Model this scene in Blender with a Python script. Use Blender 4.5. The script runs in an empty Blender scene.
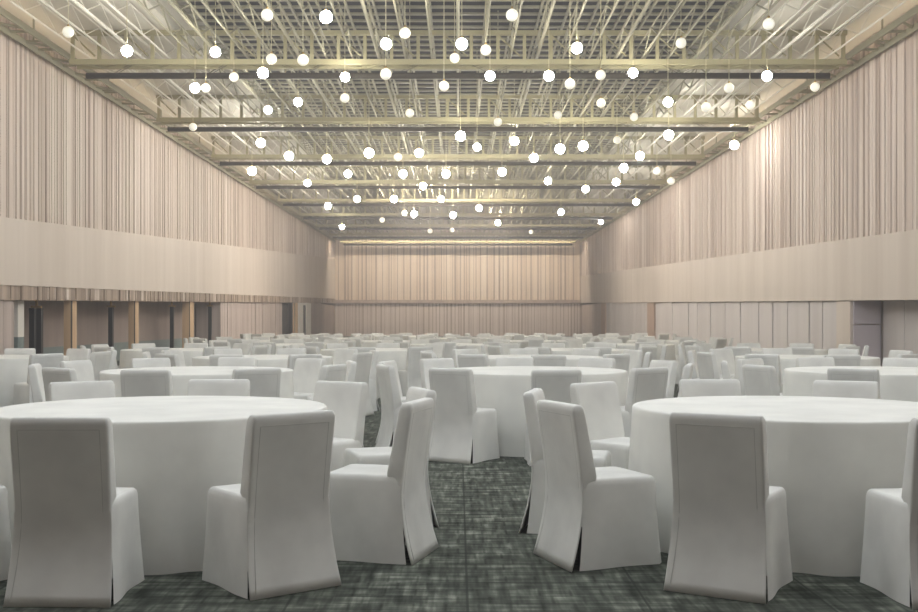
import bpy, math, random
from mathutils import Vector
random.seed(11)
PI = math.pi
R = math.radians
C = bpy.context.scene
col = C.collection

# ------------------------------------------------------------------ camera, world, exposure
LAMP_W = 104.0                      # radiance of a lit globe
LAMP_NEAR, LAMP_FRONT, LAMP_OVER, LAMP_FAR, LAMP_DIM = 120.0, 255.0, 75.0, 1250.0, 0.45
HAZE = 0.0050
STRIP_W = 14.0                      # wall washing strips along the wall tops
WASH_W = 108.0                      # added hidden strip that brightens the far end wall
FPX, CX, CY, EYE = 1085.0, 458.0, 320.0, 1.5
cam_data = bpy.data.cameras.new('camera')
cam_data.sensor_width = 36.0
cam_data.lens = 36.0 * FPX / 918.0
cam_data.shift_y = (CY - 306.0) / 918.0
cam_data.shift_x = (459.0 - CX) / 918.0
cam_data.clip_end = 400
cam = bpy.data.objects.new('camera', cam_data)
cam.location = (0, 0, EYE)
cam.rotation_euler = (R(90), 0, 0)
col.objects.link(cam)
C.camera = cam
w = bpy.data.worlds.new('world')
w.use_nodes = True
w.node_tree.nodes['Background'].inputs[0].default_value = (0.9, 0.88, 0.85, 1)
w.node_tree.nodes['Background'].inputs[1].default_value = 0.05
vo = w.node_tree.nodes.new('ShaderNodeVolumeScatter')          # thin haze added to pale the distance
vo.inputs['Color'].default_value = (1.0, 0.97, 0.95, 1)
vo.inputs['Density'].default_value = HAZE
w.node_tree.links.new(vo.outputs['Volume'], w.node_tree.nodes['World Output'].inputs['Volume'])
C.world = w
C.view_settings.view_transform = 'Standard'
C.view_settings.look = 'None'
C.view_settings.gamma = 1.0
C.view_settings.exposure = 0.24
C.view_settings.use_curve_mapping = False
# ------------------------------------------------------------------ materials
def lin(c):
    return tuple(((v / 255.0) / 12.92) if v / 255.0 <= 0.04045 else (((v / 255.0) + 0.055) / 1.055) ** 2.4 for v in c) + (1.0,)

def mat(name, rgb, rough=0.7, metal=0.0, emit=None, strength=0.0):
    m = bpy.data.materials.new(name)
    m.use_nodes = True
    b = m.node_tree.nodes['Principled BSDF']
    b.inputs['Base Color'].default_value = lin(rgb)
    b.inputs['Roughness'].default_value = rough
    b.inputs['Metallic'].default_value = metal
    b.inputs['Specular IOR Level'].default_value = 0.25
    if emit:
        b.inputs['Emission Color'].default_value = lin(emit)
        b.inputs['Emission Strength'].default_value = strength
    return m

def N(m, t, x=0, y=0):
    n = m.node_tree.nodes.new(t)
    n.location = (x, y)
    return n

def L(m, a, b):
    m.node_tree.links.new(a, b)

def ramp(m, stops):
    r = N(m, 'ShaderNodeValToRGB')
    e = r.color_ramp.elements
    while len(e) < len(stops):
        e.new(0.5)
    for k, (p, c) in enumerate(stops):
        e[k].position = p
        e[k].color = lin(c)
    return r

def streaked(name, stops, scale, rough=0.75):
    """Timber-like surface: colour varies along the wall, hardly at all up it."""
    m = mat(name, (200, 185, 170), rough)
    co = N(m, 'ShaderNodeTexCoord')
    mp = N(m, 'ShaderNodeMapping')
    mp.inputs['Scale'].default_value = scale
    no = N(m, 'ShaderNodeTexNoise')
    no.inputs['Scale'].default_value = 1.0
    no.inputs['Detail'].default_value = 3.0
    no.inputs['Roughness'].default_value = 0.7
    rp = ramp(m, stops)
    L(m, co.outputs['Object'], mp.inputs['Vector'])
    L(m, mp.outputs['Vector'], no.inputs['Vector'])
    L(m, no.outputs['Fac'], rp.inputs['Fac'])
    L(m, rp.outputs['Color'], m.node_tree.nodes['Principled BSDF'].inputs['Base Color'])
    return m

def fabric(name, rgb, var=0.06, bump=0.15, scale=600.0):
    m = mat(name, rgb, 0.9)
    b = m.node_tree.nodes['Principled BSDF']
    b.inputs['Specular IOR Level'].default_value = 0.1
    co = N(m, 'ShaderNodeTexCoord')
    n1 = N(m, 'ShaderNodeTexNoise')
    n1.inputs['Scale'].default_value = 3.0
    n1.inputs['Detail'].default_value = 4.0
    lo = tuple(max(0, v * (1 - var)) for v in rgb)
    hi = tuple(min(255, v * (1 + var * 0.5)) for v in rgb)
    rp = ramp(m, [(0.3, lo), (0.7, hi)])
    n2 = N(m, 'ShaderNodeTexNoise')
    n2.inputs['Scale'].default_value = scale
    bp = N(m, 'ShaderNodeBump')
    bp.inputs['Strength'].default_value = bump
    bp.inputs['Distance'].default_value = 0.002
    L(m, co.outputs['Object'], n1.inputs['Vector'])
    L(m, n1.outputs['Fac'], rp.inputs['Fac'])
    L(m, rp.outputs['Color'], b.inputs['Base Color'])
    L(m, co.outputs['Object'], n2.inputs['Vector'])
    L(m, n2.outputs['Fac'], bp.inputs['Height'])
    L(m, bp.outputs['Normal'], b.inputs['Normal'])
    return m

def carpet():
    m = mat('carpet', (80, 84, 78), 0.95)
    b = m.node_tree.nodes['Principled BSDF']
    b.inputs['Specular IOR Level'].default_value = 0.05
    co = N(m, 'ShaderNodeTexCoord')
    def stretched(sx, sy, off, detail=2.0):
        mp = N(m, 'ShaderNodeMapping')
        mp.inputs['Scale'].default_value = (sx, sy, 1)
        mp.inputs['Location'].default_value = (off, off * 0.7, 0)
        no = N(m, 'ShaderNodeTexNoise')
        no.inputs['Scale'].default_value = 1.0
        no.inputs['Detail'].default_value = detail
        L(m, co.outputs['Object'], mp.inputs['Vector'])
        L(m, mp.outputs['Vector'], no.inputs['Vector'])
        return no.outputs['Fac']
    def math_(op, a, c, clamp=False):
        n = N(m, 'ShaderNodeMath')
        n.operation = op
        n.use_clamp = clamp
        for k, v in enumerate((a, c)):
            if isinstance(v, (int, float)):
                n.inputs[k].default_value = v
            else:
                L(m, v, n.inputs[k])
        return n.outputs[0]
    warp = stretched(21.0, 2.4, 3.0)          # threads running away from the camera
    weft = stretched(2.8, 15.0, 9.0)          # threads running across
    blot = stretched(4.0, 3.4, 5.0, 3.0)      # worn, uneven dye
    fine = stretched(220.0, 220.0, 1.0)
    s = math_('ADD', math_('MULTIPLY', warp, 0.36), math_('MULTIPLY', weft, 0.36))
    s = math_('ADD', s, math_('MULTIPLY', blot, 0.26))
    s = math_('ADD', s, math_('MULTIPLY', fine, 0.06))
    cell = N(m, 'ShaderNodeTexBrick')                       # small woven blocks between darker threads
    cell.offset = 0.37
    cell.inputs['Scale'].default_value = 1.0
    cell.inputs['Brick Width'].default_value = 0.17
    cell.inputs['Row Height'].default_value = 0.155
    cell.inputs['Mortar Size'].default_value = 0.014
    cell.inputs['Mortar Smooth'].default_value = 1.0
    cell.inputs['Color1'].default_value = (0.0, 0.0, 0.0, 1)
    cell.inputs['Color2'].default_value = (1.0, 1.0, 1.0, 1)
    cell.inputs['Mortar'].default_value = (0.0, 0.0, 0.0, 1)
    L(m, co.outputs['Object'], cell.inputs['Vector'])
    s = math_('ADD', s, math_('MULTIPLY', math_('SUBTRACT', cell.outputs['Color'], 0.45), 0.055))
    s = math_('SUBTRACT', s, math_('MULTIPLY', cell.outputs['Fac'], 0.030))
    # tile joints every 0.95 m, dark
    br = N(m, 'ShaderNodeTexBrick')
    br.offset = 0.0
    br.inputs['Scale'].default_value = 1.0
    br.inputs['Brick Width'].default_value = 0.95
    br.inputs['Row Height'].default_value = 0.95
    br.inputs['Mortar Size'].default_value = 0.010
    br.inputs['Mortar Smooth'].default_value = 0.6
    mpb = N(m, 'ShaderNodeMapping')
    mpb.inputs['Location'].default_value = (-0.05, 0.2, 0)
    L(m, co.outputs['Object'], mpb.inputs['Vector'])
    L(m, mpb.outputs['Vector'], br.inputs['Vector'])
    rp = ramp(m, [(0.38, (54, 57, 52)), (0.50, (80, 84, 77)), (0.58, (106, 110, 101)), (0.68, (150, 154, 142))])
    L(m, s, rp.inputs['Fac'])
    mx = N(m, 'ShaderNodeMix')
    mx.data_type = 'RGBA'
    mx.inputs['B'].default_value = lin((56, 60, 55))
    L(m, math_('MULTIPLY', br.outputs['Fac'], 0.75), mx.inputs['Factor'])
    L(m, rp.outputs['Color'], mx.inputs['A'])
    L(m, mx.outputs['Result'], b.inputs['Base Color'])
    bp = N(m, 'ShaderNodeBump')
    bp.inputs['Strength'].default_value = 0.4
    bp.inputs['Distance'].default_value = 0.004
    L(m, s, bp.inputs['Height'])
    L(m, bp.outputs['Normal'], b.inputs['Normal'])
    return m

M = {
    'carpet': carpet(),
    'cover': fabric('white_chair_fabric', (226, 226, 221)),
    'seam': fabric('cover_seam', (200, 200, 195)),
    'cloth': fabric('white_table_linen', (228, 228, 222), 0.04),
    'leg': mat('dark_leg', (18, 17, 16), 0.6),
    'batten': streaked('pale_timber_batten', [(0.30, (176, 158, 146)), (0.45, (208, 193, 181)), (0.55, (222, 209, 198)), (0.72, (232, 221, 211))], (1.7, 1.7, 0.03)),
    'backing': streaked('timber_backing', [(0.3, (164, 147, 136)), (0.7, (196, 180, 168))], (1.7, 1.7, 0.03)),
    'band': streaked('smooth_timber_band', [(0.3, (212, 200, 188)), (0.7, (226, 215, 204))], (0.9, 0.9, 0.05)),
    'fascia': streaked('ribbed_fascia', [(0.35, (140, 122, 108)), (0.65, (196, 178, 162))], (2.2, 2.2, 0.03)),
    'batten_back': streaked('light_timber_batten', [(0.30, (206, 188, 170)), (0.5, (230, 214, 196)), (0.70, (240, 228, 212))], (1.7, 1.7, 0.03)),  # lighter batten copy: light on the far wall put into the colour
    'back_wall_low': streaked('light_pink_panel', [(0.3, (206, 192, 184)), (0.7, (236, 225, 218))], (2.2, 2.2, 0.03)),  # panel copy lightened the same way, far-end brightness held in its colour
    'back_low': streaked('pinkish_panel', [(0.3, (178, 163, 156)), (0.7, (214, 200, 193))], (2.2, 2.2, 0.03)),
    'grey_panel': streaked('pale_grey_panel', [(0.3, (206, 199, 196)), (0.7, (222, 216, 213))], (0.6, 0.6, 0.05)),
    'mauve_panel': mat('mauve_panel', (208, 198, 202), 0.6),
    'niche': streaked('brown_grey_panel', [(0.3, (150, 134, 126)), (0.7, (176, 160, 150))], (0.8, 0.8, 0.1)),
    'teal': mat('slate_teal', (130, 142, 140), 0.7),
    'tan': streaked('tan_timber', [(0.3, (206, 172, 134)), (0.7, (222, 192, 156))], (3, 3, 0.2)),
    'brown': streaked('brown_timber', [(0.3, (178, 152, 134)), (0.7, (196, 172, 154))], (3, 3, 0.2)),
    'white': mat('white_paint', (232, 228, 220), 0.6),
    'black': mat('black_paint', (22, 20, 20), 0.5),
    'dark': mat('dark_opening', (60, 54, 50), 0.8),
    'brass': mat('brass', (190, 160, 100), 0.35, 0.9),
    'deck': mat('dark_roof_deck', (24, 23, 21), 0.9),
    'soffit': mat('pale_soffit', (226, 222, 208), 0.8),
    'cream': mat('cream_steel', (164, 157, 121), 0.6),
    'pale_steel': mat('pale_steel', (160, 155, 130), 0.6),
    'white_steel': mat('white_steel', (226, 222, 208), 0.55),
    'dark_steel': mat('dark_olive_pipe', (58, 52, 40), 0.6),
    'duct': mat('grey_bulkhead', (150, 144, 132), 0.8),
    'globe': mat('lit_globe', (255, 252, 235), 0.5, 0, (255, 250, 243), LAMP_W),
    'globe_near': mat('lit_globe_front', (255, 252, 235), 0.5, 0, (246, 250, 255), LAMP_NEAR),
    'globe_front': mat('lit_globe_over_camera', (255, 252, 235), 0.5, 0, (246, 250, 255), LAMP_FRONT),
    'globe_over': mat('lit_globe_behind', (255, 252, 235), 0.5, 0, (246, 250, 255), LAMP_OVER),
    'globe_far': mat('lit_globe_rear', (255, 252, 235), 0.5, 0, (255, 241, 226), LAMP_FAR),
    'globe_dim': mat('dim_globe', (240, 238, 225), 0.5, 0, (250, 246, 224), LAMP_DIM),
    'wash': mat('lit_end_strip', (255, 240, 220), 0.5, 0, (255, 240, 224), WASH_W),
    'strip': mat('lit_strip', (255, 240, 220), 0.5, 0, (255, 226, 190), STRIP_W),
    'cord': mat('cord', (220, 214, 180), 0.6),
}

# ------------------------------------------------------------------ mesh helpers
class MB:
    def __init__(self):
        self.v, self.f, self.sm = [], [], []

    def box(self, x0, x1, y0, y1, z0, z1):
        b = len(self.v)
        self.v += [(x0, y0, z0), (x1, y0, z0), (x1, y1, z0), (x0, y1, z0), (x0, y0, z1), (x1, y0, z1), (x1, y1, z1), (x0, y1, z1)]
        for q in ((0, 3, 2, 1), (4, 5, 6, 7), (0, 1, 5, 4), (1, 2, 6, 5), (2, 3, 7, 6), (3, 0, 4, 7)):
            self.f.append(tuple(b + k for k in q)); self.sm.append(False)

    def hexa(self, pts):
        """eight corners: bottom ring of four, then top ring of four"""
        b = len(self.v)
        self.v += [tuple(p) for p in pts]
        for q in ((0, 3, 2, 1), (4, 5, 6, 7), (0, 1, 5, 4), (1, 2, 6, 5), (2, 3, 7, 6), (3, 0, 4, 7)):
            self.f.append(tuple(b + k for k in q)); self.sm.append(False)

    def tube(self, p, q, r, n=6, caps=True):
        p, q = Vector(p), Vector(q)
        d = (q - p).normalized()
        u = d.cross(Vector((0, 0, 1)))
        if u.length < 1e-4:
            u = Vector((1, 0, 0))
        u.normalize()
        w_ = d.cross(u)
        b = len(self.v)
        for c in (p, q):
            for k in range(n):
                a = 2 * PI * (k + 0.5) / n
                self.v.append(tuple(c + (u * math.cos(a) + w_ * math.sin(a)) * r))
        for k in range(n):
            self.f.append((b + k, b + (k + 1) % n, b + n + (k + 1) % n, b + n + k)); self.sm.append(n > 6)
        if caps:
            self.f.append(tuple(b + k for k in reversed(range(n)))); self.sm.append(False)
            self.f.append(tuple(b + n + k for k in range(n))); self.sm.append(False)

    def path(self, pts, r):
        """one connected square rod through the points"""
        b = len(self.v)
        for p in pts:
            for dx, dz in ((-r, -r), (r, -r), (r, r), (-r, r)):
                self.v.append((p[0] + dx, p[1], p[2] + dz))
        for i in range(len(pts) - 1):
            for k in range(4):
                self.f.append((b + 4 * i + k, b + 4 * i + (k + 1) % 4, b + 4 * i + 4 + (k + 1) % 4, b + 4 * i + 4 + k)); self.sm.append(False)

    def rings(self, rs, cap0=False, cap1=False, closed=True, smooth=True):
        b = len(self.v)
        n = len(rs[0])
        for r in rs:
            self.v += [tuple(p) for p in r]
        for i in range(len(rs) - 1):
            for k in range(n if closed else n - 1):
                k2 = (k + 1) % n
                self.f.append((b + i * n + k, b + i * n + k2, b + (i + 1) * n + k2, b + (i + 1) * n + k)); self.sm.append(smooth)
        if cap0:
            self.f.append(tuple(b + k for k in reversed(range(n)))); self.sm.append(False)
        if cap1:
            self.f.append(tuple(b + (len(rs) - 1) * n + k for k in range(n))); self.sm.append(False)

    def build(self, name, m, parent=None, flip=False):
        me = bpy.data.meshes.new(name)
        me.from_pydata(self.v, [], self.f)
        if flip:
            me.flip_normals()
        me.polygons.foreach_set('use_smooth', self.sm)
        me.materials.append(m)
        me.update()
        o = bpy.data.objects.new(name, me)
        col.objects.link(o)
        if parent is not None:
            o.parent = parent
        return o

def tag(o, label, cat, group=None):
    o['label'] = label
    o['category'] = cat
    if group:
        o['group'] = group
    return o

def struct(o):
    o['kind'] = 'structure'
    return o

def empty(name, loc, rz=0.0):
    o = bpy.data.objects.new(name, None)
    o.location = loc
    o.rotation_euler = (0, 0, rz)
    o.empty_display_size = 0.2
    col.objects.link(o)
    return o

def kids(o):
    return KIDS.get(o.name, [])
KIDS = {}

def part(mb, name, m, parent):
    o = mb.build(name, m, parent)
    KIDS.setdefault(parent.name, []).append(o)
    return o

def copy_tree(o, parent=None):
    c = o.copy()
    col.objects.link(c)
    if parent is not None:
        c.parent = parent
    for ch in kids(o):
        k = copy_tree(ch, c)
        KIDS.setdefault(c.name, []).append(k)
    return c

def ordinal(n):
    return ['first', 'second', 'third', 'fourth', 'fifth', 'sixth', 'seventh', 'eighth', 'ninth', 'tenth', 'eleventh', 'twelfth',
            'thirteenth', 'fourteenth', 'fifteenth', 'sixteenth', 'seventeenth', 'eighteenth', 'nineteenth', 'twentieth',
            'twenty-first', 'twenty-second', 'twenty-third', 'twenty-fourth', 'twenty-fifth'][n]

# ------------------------------------------------------------------ the hall
A = 11.4          # half width of the hall
Y0, YB = -6.0, 100.0
ZD = 10.5         # roof deck
ZS = 9.3          # side soffits

def bottom_z(y):  # lower edge of the hung side walls rises gently down the hall
    return 2.0 + 0.01466 * (y - 27.0)

m_ = MB(); m_.box(-A - 3, A + 3, Y0, YB + 0.3, -0.2, 0.0)
struct(m_.build('floor', M['carpet']))
m_ = MB(); m_.box(-A - 3, A + 3, Y0, YB + 0.3, ZD, ZD + 0.2)
struct(m_.build('ceiling', M['deck']))

# side walls: backing, vertical battens, a smooth lower band and (left) a ribbed fascia
def side_wall(s):
    side = 'left' if s < 0 else 'right'
    bk = MB()
    bk.hexa([(s * A, Y0, bottom_z(Y0)), (s * (A + 1.6), Y0, bottom_z(Y0)), (s * (A + 1.6), YB, bottom_z(YB)), (s * A, YB, bottom_z(YB)),
             (s * A, Y0, ZD), (s * (A + 1.6), Y0, ZD), (s * (A + 1.6), YB, ZD), (s * A, YB, ZD)])
    wall = struct(bk.build('wall_' + side, M['backing']))
    bt = MB()
    y = Y0 + 0.05
    rnd = random.Random(5 if s < 0 else 8)
    while y < YB - 0.3:
        wd = rnd.choice((0.08, 0.10, 0.13, 0.17, 0.24))
        gp = rnd.choice((0.03, 0.04, 0.06, 0.10))
        dp = rnd.choice((0.03, 0.05, 0.07))
        y1 = y + wd
        z0, z1 = bottom_z(y) + 0.02, ZD
        bt.hexa([(s * A, y, z0), (s * (A - dp), y, z0), (s * (A - dp), y1, z0), (s * A, y1, z0),
                 (s * A, y, z1), (s * (A - dp), y, z1), (s * (A - dp), y1, z1), (s * A, y1, z1)])
        y = y1 + gp
    struct(bt.build('wall_' + side + '_battens', M['batten']))
    # paler smooth band, its top edge slanting along the wall
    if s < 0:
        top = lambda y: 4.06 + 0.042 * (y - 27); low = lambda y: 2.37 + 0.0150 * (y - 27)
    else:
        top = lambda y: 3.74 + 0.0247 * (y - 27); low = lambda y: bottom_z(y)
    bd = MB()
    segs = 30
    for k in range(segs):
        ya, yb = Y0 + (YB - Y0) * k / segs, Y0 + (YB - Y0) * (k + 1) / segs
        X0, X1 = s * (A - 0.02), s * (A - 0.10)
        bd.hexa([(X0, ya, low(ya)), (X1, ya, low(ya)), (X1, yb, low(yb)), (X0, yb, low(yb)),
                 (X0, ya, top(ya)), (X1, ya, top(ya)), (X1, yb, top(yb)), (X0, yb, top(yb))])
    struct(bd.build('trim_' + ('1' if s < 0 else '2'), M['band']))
    if s < 0:
        fs = MB()
        y = Y0
        while y < YB - 0.3:
            wd = rnd.choice((0.18, 0.24, 0.3))
            z0, z1 = bottom_z(y), low(y) + 0.01
            dp = rnd.choice((0.06, 0.10))
            fs.hexa([(s * A, y, z0), (s * (A - dp), y, z0), (s * (A - dp), y + wd, z0), (s * A, y + wd, z0),
                     (s * A, y, z1), (s * (A - dp), y, z1), (s * (A - dp), y + wd, z1), (s * A, y + wd, z1)])
            y += wd + rnd.choice((0.0, 0.05))
        struct(fs.build('trim_3', M['fascia']))
side_wall(-1)
side_wall(1)

# back wall: lower panels, dark joint, battens above
bk = MB(); bk.box(-A - 1.6, A + 1.6, YB, YB + 0.3, 0, ZD)
struct(bk.build('wall_back', M['backing']))
def back_battens(z0, z1, name, m, dmax, seed):
    b = MB(); rnd = random.Random(seed)
    x = -A + 0.1
    while x < A - 0.3:
        wd = rnd.choice((0.16, 0.24, 0.34, 0.5))
        dp = rnd.choice((0.04, dmax))
        b.box(x, x + wd, YB - dp, YB, z0, z1)
        x += wd + rnd.choice((0.05, 0.08, 0.14))
    struct(b.build(name, m))
back_battens(3.35, ZS, 'wall_back_battens', M['batten_back'], 0.10, 3)
back_battens(0.0, 3.0, 'wall_back_panels', M['back_wall_low'], 0.09, 4)
m_ = MB(); m_.box(-A, A, YB - 0.35, YB, 3.05, 3.30)
struct(m_.build('trim_4', M['backing']))
m_ = MB(); m_.box(-A - 1.6, A + 1.6, Y0 - 0.3, Y0, 0, ZD)
struct(m_.build('wall_front', M['niche']))

# pale side soffits and the grey bulkheads at the far end of the wall tops
for s in (-1, 1):
    side = 'left' if s < 0 else 'right'
    m_ = MB()
    m_.box(min(s * 7.6, s * A), max(s * 7.6, s * A), Y0, YB, ZS, ZD - 0.01)
    struct(m_.build('ceiling_soffit_' + side, M['soffit']))
    m_ = MB()
    m_.box(min(s * 10.5, s * (A - 0.12)), max(s * 10.5, s * (A - 0.12)), 60.0, YB - 0.2, 8.85, ZS)
    struct(m_.build('ceiling_bulkhead_' + side, M['duct']))

# egg-crate grating under the deck
g = MB()
y = 14.0
while y < YB - 0.4:
    g.box(-7.6, 7.6, y, y + 0.15, 9.98, 10.03)
    y += 0.67
x = -7.5
while x <= 7.51:
    g.box(x - 0.03, x + 0.03, 14.0, YB - 0.3, 9.90, 9.98)
    x += 0.75
struct(g.build('ceiling_grating', M['pale_steel']))

# ------------------------------------------------------------------ lower left side: niche wall, posts, doors
NX = -A - 1.25
m_ = MB(); m_.box(NX - 0.2, NX, 28.0, YB, 0, 3.3)
struct(m_.build('wall_left_niche', M['niche']))
m_ = MB(); m_.box(NX, NX + 0.04, 28.0, 52.2, 0, 0.66)
struct(m_.build('baseboard_left', M['teal']))
m_ = MB()
y = Y0
while y < 27.9:
    m_.box(-A - 1.2, -A - 0.02, y, min(y + 0.62, 28.0), 0, bottom_z(y))
    y += 0.64
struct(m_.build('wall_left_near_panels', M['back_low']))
m_ = MB()
y = 52.2
rnd = random.Random(2)
while y < 70.5:
    wd = rnd.choice((0.5, 0.8, 1.1))
    m_.box(-A - 1.2, -A - rnd.choice((0.02, 0.06)), y, min(y + wd, 70.7), 0, bottom_z(y))
    y += wd + 0.05
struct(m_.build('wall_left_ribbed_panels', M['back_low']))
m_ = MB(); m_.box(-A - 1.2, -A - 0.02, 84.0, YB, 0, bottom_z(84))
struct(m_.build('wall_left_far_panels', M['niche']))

def door(n, y0, y1, x0, x1, ztop, zk, handle=True):
    d = MB(); d.box(x0, x1, y0, y1, zk, ztop)
    o = struct(d.build('door_%d' % n, M['white']))
    k = MB(); k.box(x0, x1, y0, y1, 0.0, zk)
    k.build('door_kick_panel', M['teal'], o)
    return o
door(1, 28.6, 29.0, -A - 0.55, -A - 0.2, bottom_z(28.6) - 0.01, 1.05)

# dark leaf of the far doorway
m_ = MB(); m_.box(-A - 0.5, -A - 0.4, 70.8, 75.2, 0, bottom_z(71))
struct(m_.build('door_2', M['dark']))
# tall white framed window beyond it
wf = MB()
wf.box(-A - 0.1, -A + 0.05, 77.9, 79.6, 0, bottom_z(78))
wf.box(-A - 0.1, -A + 0.05, 81.4, 83.8, 0, bottom_z(81))
wf.box(-A - 0.1, -A + 0.05, 79.6, 81.4, 0, 0.3)
wf.box(-A - 0.1, -A + 0.05, 79.6, 81.4, 2.6, bottom_z(79))
wo = struct(wf.build('window_1', M['white']))
gl = MB(); gl.box(-A - 0.06, -A - 0.03, 79.6, 81.4, 0.3, 2.6)
gl.build('window_pane', M['dark'], wo)

post_desc = ['tan timber post under the left soffit, nearest to the white door', 'tan timber post under the left soffit, second from the white door',
             'tan timber post under the left soffit, third from the white door', 'tan timber post beside the far left white window frame']
for k, (ya, yb, xl) in enumerate(((32.0, 32.5, -11.63), (38.25, 38.8, -11.62), (46.1, 46.9, -11.72), (75.8, 77.3, -11.56))):
    r_ = empty('timber_post', ((xl - A) / 2, (ya + yb) / 2, 0))
    tag(r_, post_desc[k], 'post', 'tan posts along the left wall')
    cx, cy = r_.location.x, r_.location.y
    zt = bottom_z(ya) - 0.005
    b = MB(); b.box(xl - cx, -A - 0.02 - cx, ya - cy, yb - cy, 0, zt)
    part(b, 'post_shaft', M['tan'], r_)
    b = MB(); b.box(-A - 0.02 - cx, -A + 0.0 - cx, ya - cy, ya + 0.08 - cy, 0, zt)
    part(b, 'edge_strip', M['dark'], r_)

bar_desc = ['black steel post pair under the left soffit beside the white door', 'black steel post under the left soffit before the second tan post',
            'black steel post under the left soffit before the third tan post', 'black steel post under the left soffit beside the ribbed pink panels']
for k, (u, two) in enumerate(((-421.5, True), (-347, False), (-286, False), (-248, False))):
    X = -A - 0.45
    Y = FPX * X / u
    r_ = empty('steel_post', (X, Y, 0))
    tag(r_, bar_desc[k], 'post', 'black posts along the left wall')
    zt = bottom_z(Y) - 0.22
    for dx in ((-0.11, 0.09) if two else (0.0,)):
        b = MB(); b.box(dx - 0.07, dx + 0.07, -0.08, 0.08, 0, zt)
        part(b, 'shaft', M['black'], r_)
    b = MB()
    b.box(-0.03, 0.03, -0.03, 0.03, zt, bottom_z(Y) - 0.005)
    b.box(-0.14, 0.14, -0.05, 0.05, zt, zt + 0.07)
    part(b, 'bracket', M['brass'], r_)

# ------------------------------------------------------------------ lower right side: grey panels, posts, alcove
m_ = MB()
ys = [32.6, 34.0, 35.3, 37.6, 39.4, 41.2, 43.9, 46.4, 49.1, 51.8, 53.8, 57.8, 62.8]
for k, (ya, yb) in enumerate(zip(ys[:-1], ys[1:])):
    m_.box(A + 0.02, A + 0.19, ya + 0.05, yb - 0.05 - 0.05 * (k % 2), 0, bottom_z(ya))
struct(m_.build('wall_right_panels', M['grey_panel']))
m_ = MB()
for ya, yb in ((32.6, 62.85), (65.15, 83.65)):
    m_.box(A + 0.20, A + 1.2, ya, yb, 0, bottom_z(ya) - 0.01)
struct(m_.build('wall_right_backing', M['dark']))
m_ = MB()
y = 65.2
while y < 83.6:
    m_.box(A + 0.02, A + 0.19, y, y + 1.3, 0, bottom_z(y))
    y += 1.42
struct(m_.build('wall_right_far_panels', M['grey_panel']))
m_ = MB(); m_.box(A + 0.01, A + 1.2, 86.2, YB, 0, bottom_z(86.2))
struct(m_.build('wall_right_end_panel', M['back_low']))
for k, (ya, yb, d_) in enumerate(((31.4, 32.55, 'pale tan post at the corner of the right alcove'), (62.9, 65.1, 'brown timber post midway along the pale grey right wall panels'),
                                  (83.7, 86.1, 'brown timber post at the far end of the right wall'))):
    r_ = empty('timber_post', (A + 0.5, (ya + yb) / 2, 0))
    tag(r_, d_, 'post', 'timber posts along the right wall')
    h = (yb - ya) / 2
    b = MB(); b.box(-0.55, 0.5, -h, h, 0, bottom_z(ya) - 0.005)
    part(b, 'post_shaft', M['brown'] if k else M['band'], r_)
# alcove: mauve end wall facing the camera and a grey back wall
m_ = MB()
m_.box(A + 0.02, A + 0.80, 31.3, 31.38, 0, 1.36)
m_.box(A + 0.02, A + 0.80, 31.3, 31.38, 1.39, bottom_z(31))
struct(m_.build('wall_right_alcove_end', M['mauve_panel']))
m_ = MB()
y = 31.2
while y > Y0 + 1.2:
    m_.box(A + 0.82, A + 1.0, y - 1.5, y - 0.03, 0, bottom_z(y))
    y -= 1.5
struct(m_.build('wall_right_alcove_back', M['grey_panel']))

# ------------------------------------------------------------------ ceiling steelwork
# ladder trays along the wall tops
for s in (-1, 1):
    r_ = empty('cable_tray', (s * (A - 0.45), 0, 8.62))
    tag(r_, 'pale steel ladder tray along the top of the %s timber wall' % ('left' if s < 0 else 'right'), 'cable tray', 'ladder trays along the wall tops')
    b = MB()
    for dx in (-0.3, 0.3):
        b.box(dx - 0.03, dx + 0.03, 14.0, YB - 0.5, 0.0, 0.16)
    part(b, 'side_rail', M['pale_steel'], r_)
    b = MB()
    y = 14.4
    k = 0
    while y < YB - 2:
        b.tube((-0.28, y, 0.06), (0.28, y + (0.6 if k % 2 else 0.0), 0.06), 0.035)
        y += 0.9; k += 1
    part(b, 'rung', M['pale_steel'], r_)['kind'] = 'stuff'
    b = MB()
    b.box(s * 0.27 - 0.025, s * 0.27 + 0.025, 14.0, YB - 2.6, 0.07, 0.10)
    part(b, 'light_strip', M['strip'], r_)
    b = MB()
    b.box(s * 0.20 - 0.01, s * 0.20 + 0.01, 14.0, YB - 2.6, -0.06, 0.105)
    part(b, 'light_shield', M['pale_steel'], r_)
    b = MB()
    y = 16.0
    while y < YB - 1:
        b.box(-0.02, 0.02, y - 0.02, y + 0.02, 0.08, ZS - 8.62)
        b.tube((-0.3, y, 0.08), (0.3, y, 0.08), 0.025)
        y += 6.0
    part(b, 'hanger', M['pale_steel'], r_)

r_ = empty('wall_washer', (0, YB - 5.2, 8.62))  # light strip added for the far wall, screened from view by its shield
tag(r_, 'long light strip with a pale shield washing the far end wall from its top', 'light strip')
b = MB(); b.box(-10.3, 10.3, -0.08, -0.04, -0.1, 0.2); b.box(-10.3, 10.3, -0.04, 0.3, 0.16, 0.2)
part(b, 'shield', M['pale_steel'], r_)
b = MB(); b.box(-10.2, 10.2, 0.0, 0.08, 0.08, 0.14)
part(b, 'light_strip', M['wash'], r_)
for x in (-8, 0, 8):
    b = MB(); b.box(x - 0.03, x + 0.03, 0.0, 0.06, 0.2, (ZD if abs(x) < 7.6 else ZS) - 8.62)
    part(b, 'hanger', M['pale_steel'], r_)
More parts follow.
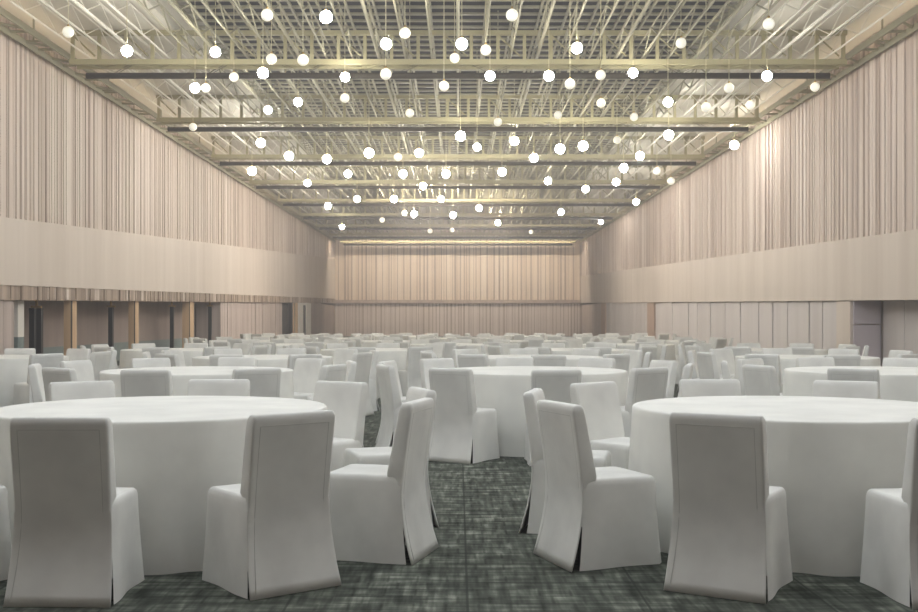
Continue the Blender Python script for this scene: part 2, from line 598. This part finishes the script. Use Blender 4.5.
# cross trusses
truss_ys = [29.2 + 8.4 * k for k in range(9)]
def cross_truss(Y, idx):
    r_ = empty('cross_truss', (0, Y, 8.44))
    tag(r_, 'cream steel truss spanning the hall width, %s from the front' % ordinal(idx), 'truss', 'cross trusses under the roof')
    W = A - 0.95
    b = MB(); b.box(-W, W, -0.05, 0.05, -0.07, 0.07); b.box(-W, W, 0.55, 0.63, -0.05, 0.05)
    part(b, 'bottom_chord', M['cream'], r_)
    b = MB(); b.box(-W, W, -0.08, 0.08, 0.72, 0.84)
    part(b, 'top_chord', M['cream'], r_)
    b = MB()
    x = -10.01 - 0.3575
    k = 0
    while x < W:
        b.box(x - 0.045, x + 0.045, -0.04, 0.04, 0.06, 0.74)
        if k % 2 == 0:
            b.tube((x, 0.0, 0.73), (min(x + 0.60, W), 0.0, 0.16), 0.025)
            b.tube((x, 0.0, -0.02), (min(x + 0.60, W), 0.6, 0.0), 0.03)
        else:
            b.tube((x, 0.6, -0.0), (min(x + 0.60, W), 0.0, -0.02), 0.03)
        x += 0.715; k += 1
    part(b, 'lattice', M['cream'], r_)
    b = MB(); b.tube((-W + 0.2, 0.75, -0.20), (W - 0.2, 0.75, -0.20), 0.085, 8)
    part(b, 'service_pipe', M['dark_steel'], r_)
    x = -W + 1.0
    while x < W - 1.0:
        b = MB()
        b.rings([[(x + dx, 0.75 + dy, -0.16 + 0.0), (x + dx - 0.55, 0.35 + dy, 0.0), (x + dx - 0.5, 0.35 + dy, 0.03), (x + dx, 0.75 + dy, -0.10),
                  (x + dx + 0.5, 0.35 + dy, 0.03), (x + dx + 0.55, 0.35 + dy, 0.0)] for dx, dy in ((0, 0), (0, 0.05))], False, False, True, False)
        part(b, 'pipe_hanger', M['dark_steel'], r_)
        x += 2.6
for i, Y in enumerate(truss_ys):
    cross_truss(Y, i)

# lengthwise truss tubes
xs = [-10.01 + 0.715 * k for k in range(29)]
for i, X in enumerate(xs):
    r_ = empty('lengthwise_truss', (X, 14.0, 8.53))
    k = i + 1 if i < 14 else 29 - i
    lab = ('central cream steel lengthwise truss running down the middle of the roof' if i == 14 else
           'cream steel lengthwise truss, %s from the %s wall' % (ordinal(k - 1), 'left' if i < 14 else 'right'))
    tag(r_, lab, 'truss', 'lengthwise trusses under the roof')
    rr = 0.046 if i % 3 == 2 else 0.028
    Ln = YB - 20.2
    b = MB(); b.tube((0, 0, 0.10), (0, Ln, 0.10), rr)
    sm = M['pale_steel'] if abs(X) < 7.3 else M['white_steel']
    part(b, 'bottom_tube', sm, r_)
    b = MB(); b.tube((0, 0, 0.55), (0, Ln, 0.55), rr * 0.8)
    part(b, 'top_tube', sm, r_)
    b = MB()
    b.path([(0, 0.5 + 1.05 * k, 0.10 if k % 2 == 0 else 0.55) for k in range(int((Ln - 1.0) / 1.05))], 0.016 if abs(X) < 7.3 else 0.010)
    part(b, 'lattice', sm, r_)

# ------------------------------------------------------------------ globe lamps
# (x, y) where each globe hangs in the view, with the height it hangs at
LAMPS = [
    (326, 17, 0), (127, 51, 0), (218, 52, 0), (386, 44, 0), (460, 44, 0), (577, 48, 0), (405, 33, 1), (489, 50, 1), (681, 43, 1), (767, 24, 1),
    (67, 32, 1), (267, 15, 1), (512, 15, 1), (195, 88, 0), (206, 88, 1), (263, 73, 0), (345, 77, 0), (490, 76, 0), (547, 76, 0), (633, 73, 0), (767, 76, 0),
    (236, 77, 1), (388, 74, 1), (455, 58, 1), (444, 86, 1), (570, 84, 1), (602, 75, 1), (815, 87, 1), (729, 88, 1), (272, 59, 1), (303, 60, 1),
    (348, 98, 1), (298, 102, 0), (268, 110, 0), (558, 115, 1), (498, 122, 1), (634, 117, 1), (668, 102, 0), (601, 103, 1), (706, 107, 1), (750, 105, 1),
    (409, 113, 1), (193, 127, 1), (259, 143, 0), (289, 156, 0), (326, 159, 0), (369, 153, 0), (398, 157, 1), (419, 153, 0), (459, 136, 0), (478, 147, 0),
    (516, 141, 0), (534, 158, 0), (560, 149, 0), (585, 146, 0), (617, 140, 1), (670, 135, 0), (640, 156, 0), (623, 168, 0), (657, 171, 1), (671, 181, 1), (732, 145, 0),
    (252, 171, 0), (309, 183, 0), (348, 174, 0), (403, 174, 0), (446, 174, 0), (502, 172, 0), (548, 181, 0), (584, 189, 0), (616, 182, 0), (636, 202, 0),
    (328, 206, 0), (357, 199, 0), (394, 199, 0), (423, 186, 0), (441, 199, 0), (479, 208, 0), (405, 213, 1), (414, 214, 0), (453, 215, 0), (498, 223, 0), (561, 212, 0),
    (601, 222, 0), (342, 227, 0), (382, 220, 1), (430, 231, 1), (452, 230, 1), (531, 232, 1),
]
GR = 0.17
proto = empty('pendant_lamp', (0, 0, 0))
b = MB()
rs = []
nseg, nring = 20, 12
for i in range(1, nring):
    a = PI * i / nring
    rs.append([(GR * math.sin(a) * math.cos(2 * PI * k / nseg), GR * math.sin(a) * math.sin(2 * PI * k / nseg), GR - GR * math.cos(a)) for k in range(nseg)])
b.rings(rs, True, True)
part(b, 'globe', M['globe'], proto)
b = MB()
b.tube((0, 0, 2 * GR - 0.01), (0, 0, 2 * GR + 0.06), 0.035, 8)
part(b, 'cap', M['brass'], proto)
cord_slot = {}
lamps = []
for (px, py, soft) in LAMPS:
    v = CY - py
    rr = random.Random(px * 7 + py)
    dz = 5.7 + 0.9 * rr.random() - (0.3 if soft else 0.0)      # height above the eye
    if py < 60:
        dz = 5.9 + 0.6 * rr.random()
    Y = FPX * dz / v
    Y = min(Y, 94.0 - 6 * rr.random())
    if (px, py) in ((206, 88), (405, 213)):
        Y += 3.0
    for t in (29.2 + 8.4 * q for q in range(9)):                # keep the cords clear of the trusses
        if t - 0.25 < Y < t + 1.05:
            Y = t - 0.3 if Y < t + 0.4 else t + 1.1
    dz = v * Y / FPX
    X = (px - CX) * Y / FPX
    tx = -10.01 + 0.715 * round((X + 10.01) / 0.715)            # and clear of the lengthwise tubes
    if abs(X - tx) < 0.085:
        X = tx + (0.085 if X >= tx else -0.085)
    while any((X - l[0]) ** 2 + (Y - l[1]) ** 2 < 0.25 for l in lamps) or any(t - 0.25 < Y < t + 1.05 for t in (29.2 + 8.4 * q for q in range(9))):
        Y -= 0.25
    lamps.append([X, Y, EYE + v * Y / FPX, soft, True])
for Y in (1.5, 5.5, 9.0, 12.5, 16.0, 19.0):                              # the rows that hang above the near tables, over the top of the photo
    for X in (-7.5, -4.4, -1.5, 1.5, 4.4, 7.5):
        lamps.append([-10.01 + 0.715 * round((X + random.uniform(-0.6, 0.6) + 10.01) / 0.715) + 0.3, Y + random.uniform(-0.8, 0.8), 8.0 - random.random() * 0.6, 0, False])
def lamp_row(Y):
    for i, t in enumerate(truss_ys):
        if Y < t:
            return i
    return len(truss_ys)
rows = {}
for l in lamps:
    rows.setdefault((l[4], lamp_row(l[1]) if l[4] else -1), []).append(l)
first = True
for (vis, ri), ls in sorted(rows.items(), key=lambda t: (not t[0][0], t[0][1])):
    ls.sort(key=lambda l: l[0] / l[1])
    for k, (X, Y, Z, soft, _v) in enumerate(ls):
        o = proto if first else copy_tree(proto)
        first = False
        sc = 0.72 if Y < 36 else 0.95
        o.location = (X, Y, Z - GR * sc)
        o.scale = (sc, sc, sc)
        gl = kids(o)[0]
        if vis and (soft or (Y > 58 and abs(X) < 7.0)):
            gl.material_slots[0].link = 'OBJECT'
            gl.material_slots[0].material = M['globe_dim'] if soft else M['globe_far']
        elif not vis:
            gl.material_slots[0].link = 'OBJECT'
            gl.material_slots[0].material = M['globe_over' if Y < 3.5 else 'globe_front' if Y < 11 else 'globe_near']
        else:
            gl.material_slots[0].link = 'OBJECT'
            gl.material_slots[0].material = M['globe']
        if vis:
            where = ('in front of the first cross truss' if ri == 0 else 'between the %s and %s cross trusses' % (ordinal(ri - 1), ordinal(ri)) if ri < len(truss_ys) else 'beyond the last cross truss')
            n = len(ls)
            pos = ('only one' if n == 1 else 'leftmost' if k == 0 else 'rightmost' if k == n - 1 else
                   '%s from left' % ordinal(k) if k < (n + 1) // 2 else '%s from right' % ordinal(n - 1 - k))
            tag(o, 'glowing globe lamp %s, %s' % (where, pos), 'lamp', 'globe lamps hanging from the roof')
        else:
            tag(o, 'glowing globe lamp hanging over the near tables above the picture', 'lamp', 'globe lamps above the near tables')
        c = MB(); c.tube((0, 0, 2 * GR + 0.05), (0, 0, ((ZD if abs(X) < 7.6 else ZS) - Z + GR) / sc), 0.012, 5)
        part(c, 'cord', M['cord'], o)

# ------------------------------------------------------------------ slip-covered chairs
def rrect(x0, x1, y0, y1, z, r, n=4):
    pts = []
    for cx, cy, a0 in ((x1 - r, y1 - r, 0), (x0 + r, y1 - r, 90), (x0 + r, y0 + r, 180), (x1 - r, y0 + r, 270)):
        for k in range(n + 1):
            a = R(a0 + 90.0 * k / n)
            pts.append((cx + r * math.cos(a), cy + r * math.sin(a), z))
        if a0 in (0, 180):                                  # keep the long faces flat right up to the corner
            sg = -1 if a0 == 0 else 1
            for q in (0.012, x1 - x0 - 2 * r - 0.012):
                pts.append((cx + sg * q, cy + r * math.sin(R(a0 + 90)), z))
    return pts

SEAT_Z, TOP_Z = 0.54, 0.99
def back_y(z):      # rear face of the cover: leans back at the top, kicks out at the hem
    t = z / TOP_Z
    return -0.215 - 0.085 * max(0, 1 - z / 0.42) ** 1.6 - 0.075 * max(0, (z - 0.42) / (TOP_Z - 0.42)) ** 1.3
def half_w(z):
    return 0.258 + 0.026 * max(0, 1 - z / 0.55) ** 1.5 + 0.004 * max(0, (z - 0.55) / 0.44)

def seat_mesh():
    b = MB()
    # skirt: an open-backed wrap round left side, front and right side
    rows_ = []
    for z in (0.004, 0.06, 0.14, 0.24, 0.34, 0.44, 0.50, 0.525, 0.538, SEAT_Z):
        fl = max(0, 1 - z / 0.55)
        hw = 0.252 + 0.024 * fl ** 1.4
        yf = 0.300 + 0.028 * fl ** 1.3
        yr = back_y(z) + 0.006 + 0.044 * max(0, 1 - z / 0.30) ** 1.2
        ins = 0.0 if z < 0.51 else (0.005 if z < 0.53 else 0.015 if z < 0.539 else 0.028)
        hw -= ins; yf -= ins
        wave = 0.010 * fl ** 1.2
        pts = []
        for k in range(13):
            t = k / 12
            pts.append((hw + wave * math.sin(7.1 * t + 0.6), yr + (yf - 0.03 - yr) * t, z))
        for k in range(1, 4):
            a = R(90.0 * k / 4)
            pts.append((hw - 0.03 + 0.03 * math.cos(a), yf - 0.03 + 0.03 * math.sin(a), z))
        for k in range(13):
            t = k / 12
            pts.append((hw - 0.03 - (2 * hw - 0.06) * t, yf + wave * math.sin(6.0 * t + 1.0), z))
        for k in range(1, 4):
            a = R(90 + 90.0 * k / 4)
            pts.append((-hw + 0.03 + 0.03 * math.cos(a), yf - 0.03 + 0.03 * math.sin(a), z))
        for k in range(13):
            t = 1 - k / 12
            pts.append((-hw - wave * math.sin(6.4 * t + 0.2), yr + (yf - 0.03 - yr) * t, z))
        rows_.append(pts)
    b.rings(rows_, closed=False)
    # upholstered top
    last = rows_[-1]
    base = len(b.v)
    b.v += list(last)
    b.f.append(tuple(base + k for k in range(len(last)))); b.sm.append(False)
    return b

def backrest_mesh():
    """Padded slab above the seat that runs on as a single sheet down to the hem."""
    b = MB()
    rs = []
    for z in (0.004, 0.06, 0.13, 0.20, 0.28, 0.36, 0.43, 0.48):
        fl = max(0, 1 - z / 0.55)
        hw = half_w(z)
        ring = rrect(-hw, hw, back_y(z), back_y(z) + 0.011, z, 0.005, 3)
        rs.append([(x, y + 0.012 * fl * math.sin(16 * x + 0.8), z) for x, y, _ in ring])
    for z in (0.49, 0.518, 0.556, 0.63, 0.70, 0.77, 0.84, 0.90, 0.945, 0.960, 0.972, 0.981, 0.987, TOP_Z):
        ins = 0.0 if z < 0.94 else {0.945: 0.001, 0.960: 0.003, 0.972: 0.007, 0.981: 0.012, 0.987: 0.018, TOP_Z: 0.026}[z]
        yb = back_y(z) + ins
        yi = -0.105 - 0.10 * ((z - 0.5) / 0.49) - ins * 0.7
        hw = half_w(z) - ins * 0.8
        ring = rrect(-hw, hw, yb, max(yi, yb + 0.03), z, 0.014, 3)
        if z < 0.52:                                        # tucked in behind the seat cushion
            ring = [(x * (0.235 / hw) if y > yb + 0.02 else x, y, z_) for x, y, z_ in ring]
        rs.append(ring)
    b.rings(rs, True, True)
    return b

def seam_mesh():
    b = MB()
    hw = 0.215
    zs = [0.03, 0.12, 0.22, 0.32, 0.42, 0.52, 0.62, 0.72, 0.82, 0.925]
    for s in (-1, 1):
        pts = [(s * (hw + 0.035 * max(0, 1 - z / 0.5) ** 1.5), back_y(z) + 0.0016, z) for z in zs]
        for p, q in zip(pts[:-1], pts[1:]):
            b.tube(p, q, 0.0028, 5, False)
    b.tube((-hw, back_y(0.925) + 0.0016, 0.925), (hw, back_y(0.925) + 0.0016, 0.925), 0.0028, 5, False)
    return b

def shade_leg_mesh(s):  # dark stubs added inside the hem slits, standing in for shade there
    b = MB(); b.box(s * 0.222 - 0.018, s * 0.222 + 0.018, -0.222, -0.180, 0.004, 0.25)
    return b

chair = empty('banquet_chair', (0, 0, 0))
part(seat_mesh(), 'seat', M['cover'], chair)
back = part(backrest_mesh(), 'backrest', M['cover'], chair)
part(seam_mesh(), 'seam', M['seam'], back)
for s in (-1, 1):
    part(shade_leg_mesh(s), 'leg', M['leg'], chair)
far_chair = empty('banquet_chair', (0, 0, 0))
for src in kids(chair)[:2]:
    k = src.copy(); k.parent = far_chair; col.objects.link(k)
    KIDS.setdefault(far_chair.name, []).append(k)
chair_used, far_used = [False], [False]

def place_chair(x, y, rz, label, group, far):
    src, flag = (far_chair, far_used) if far else (chair, chair_used)
    if flag[0]:
        o = copy_tree(src)
    else:
        o = src; flag[0] = True
    o.location = (x, y, 0)
    o.rotation_euler = (0, 0, rz)
    tag(o, label, 'chair', group)
    return o

# ------------------------------------------------------------------ draped round tables
TZ, TR = 0.90, 1.125
def table_mesh(seed, n=144):
    b = MB(); rnd = random.Random(seed)
    ph = [rnd.uniform(0, 2 * PI) for _ in range(4)]
    def fold(a):
        return 0.5 * math.sin(11 * a + ph[0]) + 0.3 * math.sin(17 * a + ph[1]) + 0.35 * math.sin(7 * a + ph[2]) + 0.15 * math.sin(29 * a + ph[3])
    prof = [(0.003, 1), (0.12, 1), (0.25, 1), (0.40, 1), (0.55, 1), (0.68, 1), (0.78, 1), (0.85, 1), (0.885, 1)]
    rs = []
    for z, _ in prof:
        d = 1 - z / TZ
        rs.append([((TR + 0.035 * d + 0.034 * d ** 0.8 * fold(a)) * math.cos(a), (TR + 0.035 * d + 0.034 * d ** 0.8 * fold(a)) * math.sin(a), z)
                   for a in (2 * PI * k / n for k in range(n))])
    for rr, z in ((TR - 0.003, 0.894), (TR - 0.010, 0.899), (TR - 0.03, TZ), (TR * 0.5, TZ), (0.05, TZ)):
        rs.append([(rr * math.cos(2 * PI * k / n), rr * math.sin(2 * PI * k / n), z) for k in range(n)])
    b.rings(rs, False, True)
    return b

# (row, distance, [(x, first chair angle)])
ROWS = [
    (7.50, [(-2.04, -90), (2.345, -84)]),
    (13.0, [(-3.11, -93), (0.89, -86), (5.08, -84)]),
    (17.7, [(-7.55, -80), (-3.18, -96), (1.25, -88), (5.68, -92)]),
    (22.2, [(-5.73, -88), (-1.68, -94), (2.37, -82), (6.42, -90)]),
    (26.8, [(-4.4, -92), (-0.1, -96), (4.2, -86)]),
    (31.3, [(-6.0, -90), (-1.9, -86), (2.2, -94), (6.0, -82)]),
    (35.9, [(-4.2, -88), (0.0, -84), (4.2, -92)]),
    (40.5, [(-6.2, -88), (-2.1, -92), (2.1, -90), (6.2, -84)]),
]
# how far a chair has been left from its even spacing: (row, table, seat) -> (dx, dy, turn)
MOVED = {(0, 0, 0): (-0.05, 0.04, 0), (0, 0, 1): (0.03, -0.02, 3), (0, 0, 2): (0.05, -0.05, 4), (0, 0, 3): (0.02, 0, 0),
         (0, 1, 0): (0.09, 0.02, 0), (0, 1, 9): (-0.02, 0.0, 0), (0, 1, 8): (-0.03, -0.04, -3), (0, 1, 7): (-0.02, 0, 0)}
SEATS = ['near', 'near right', 'right near', 'right far', 'far right', 'far', 'far left', 'left far', 'left near', 'near left']
tables_proto = []
for ri, (Y, cols) in enumerate(ROWS):
    n = len(cols)
    row_word = ['front', 'second', 'third', 'fourth', 'fifth', 'sixth', 'seventh', 'eighth'][ri]
    for ci, (X, a0) in enumerate(cols):
        tname = '%s row %s table' % (row_word, {2: ['left', 'right'], 3: ['left', 'middle', 'right'],
                                                4: ['leftmost', 'middle left', 'middle right', 'rightmost']}[n][ci])
        if ri < 2 or not tables_proto:
            t = table_mesh(ri * 10 + ci).build('draped_table', M['cloth'])
            tables_proto.append(t)
        else:
            t = random.choice(tables_proto).copy(); col.objects.link(t)
        t.location = (X, Y, 0)
        tag(t, 'round table under floor-length white cloth, %s' % tname, 'table', 'round tables under white cloths')
        for k in range(10):
            a = R(a0 + 36 * k)
            rad = 1.590 + (0.015 * math.sin(k * 2.3 + ci + ri))
            x, y = X + rad * math.cos(a), Y + rad * math.sin(a)
            u = FPX * x / y
            if abs(u) > 470 + FPX * 0.75 / y or y < 1:
                continue
            dx, dy, turn = MOVED.get((ri, ci, k), (0, 0, random.uniform(-3, 3)))
            x, y, tw = x + dx, y + dy, R(turn)
            place_chair(x, y, a + PI / 2 + tw, 'white covered chair, %s seat of the %s' % (SEATS[k], tname), 'white covered chairs around the tables', ri > 3)
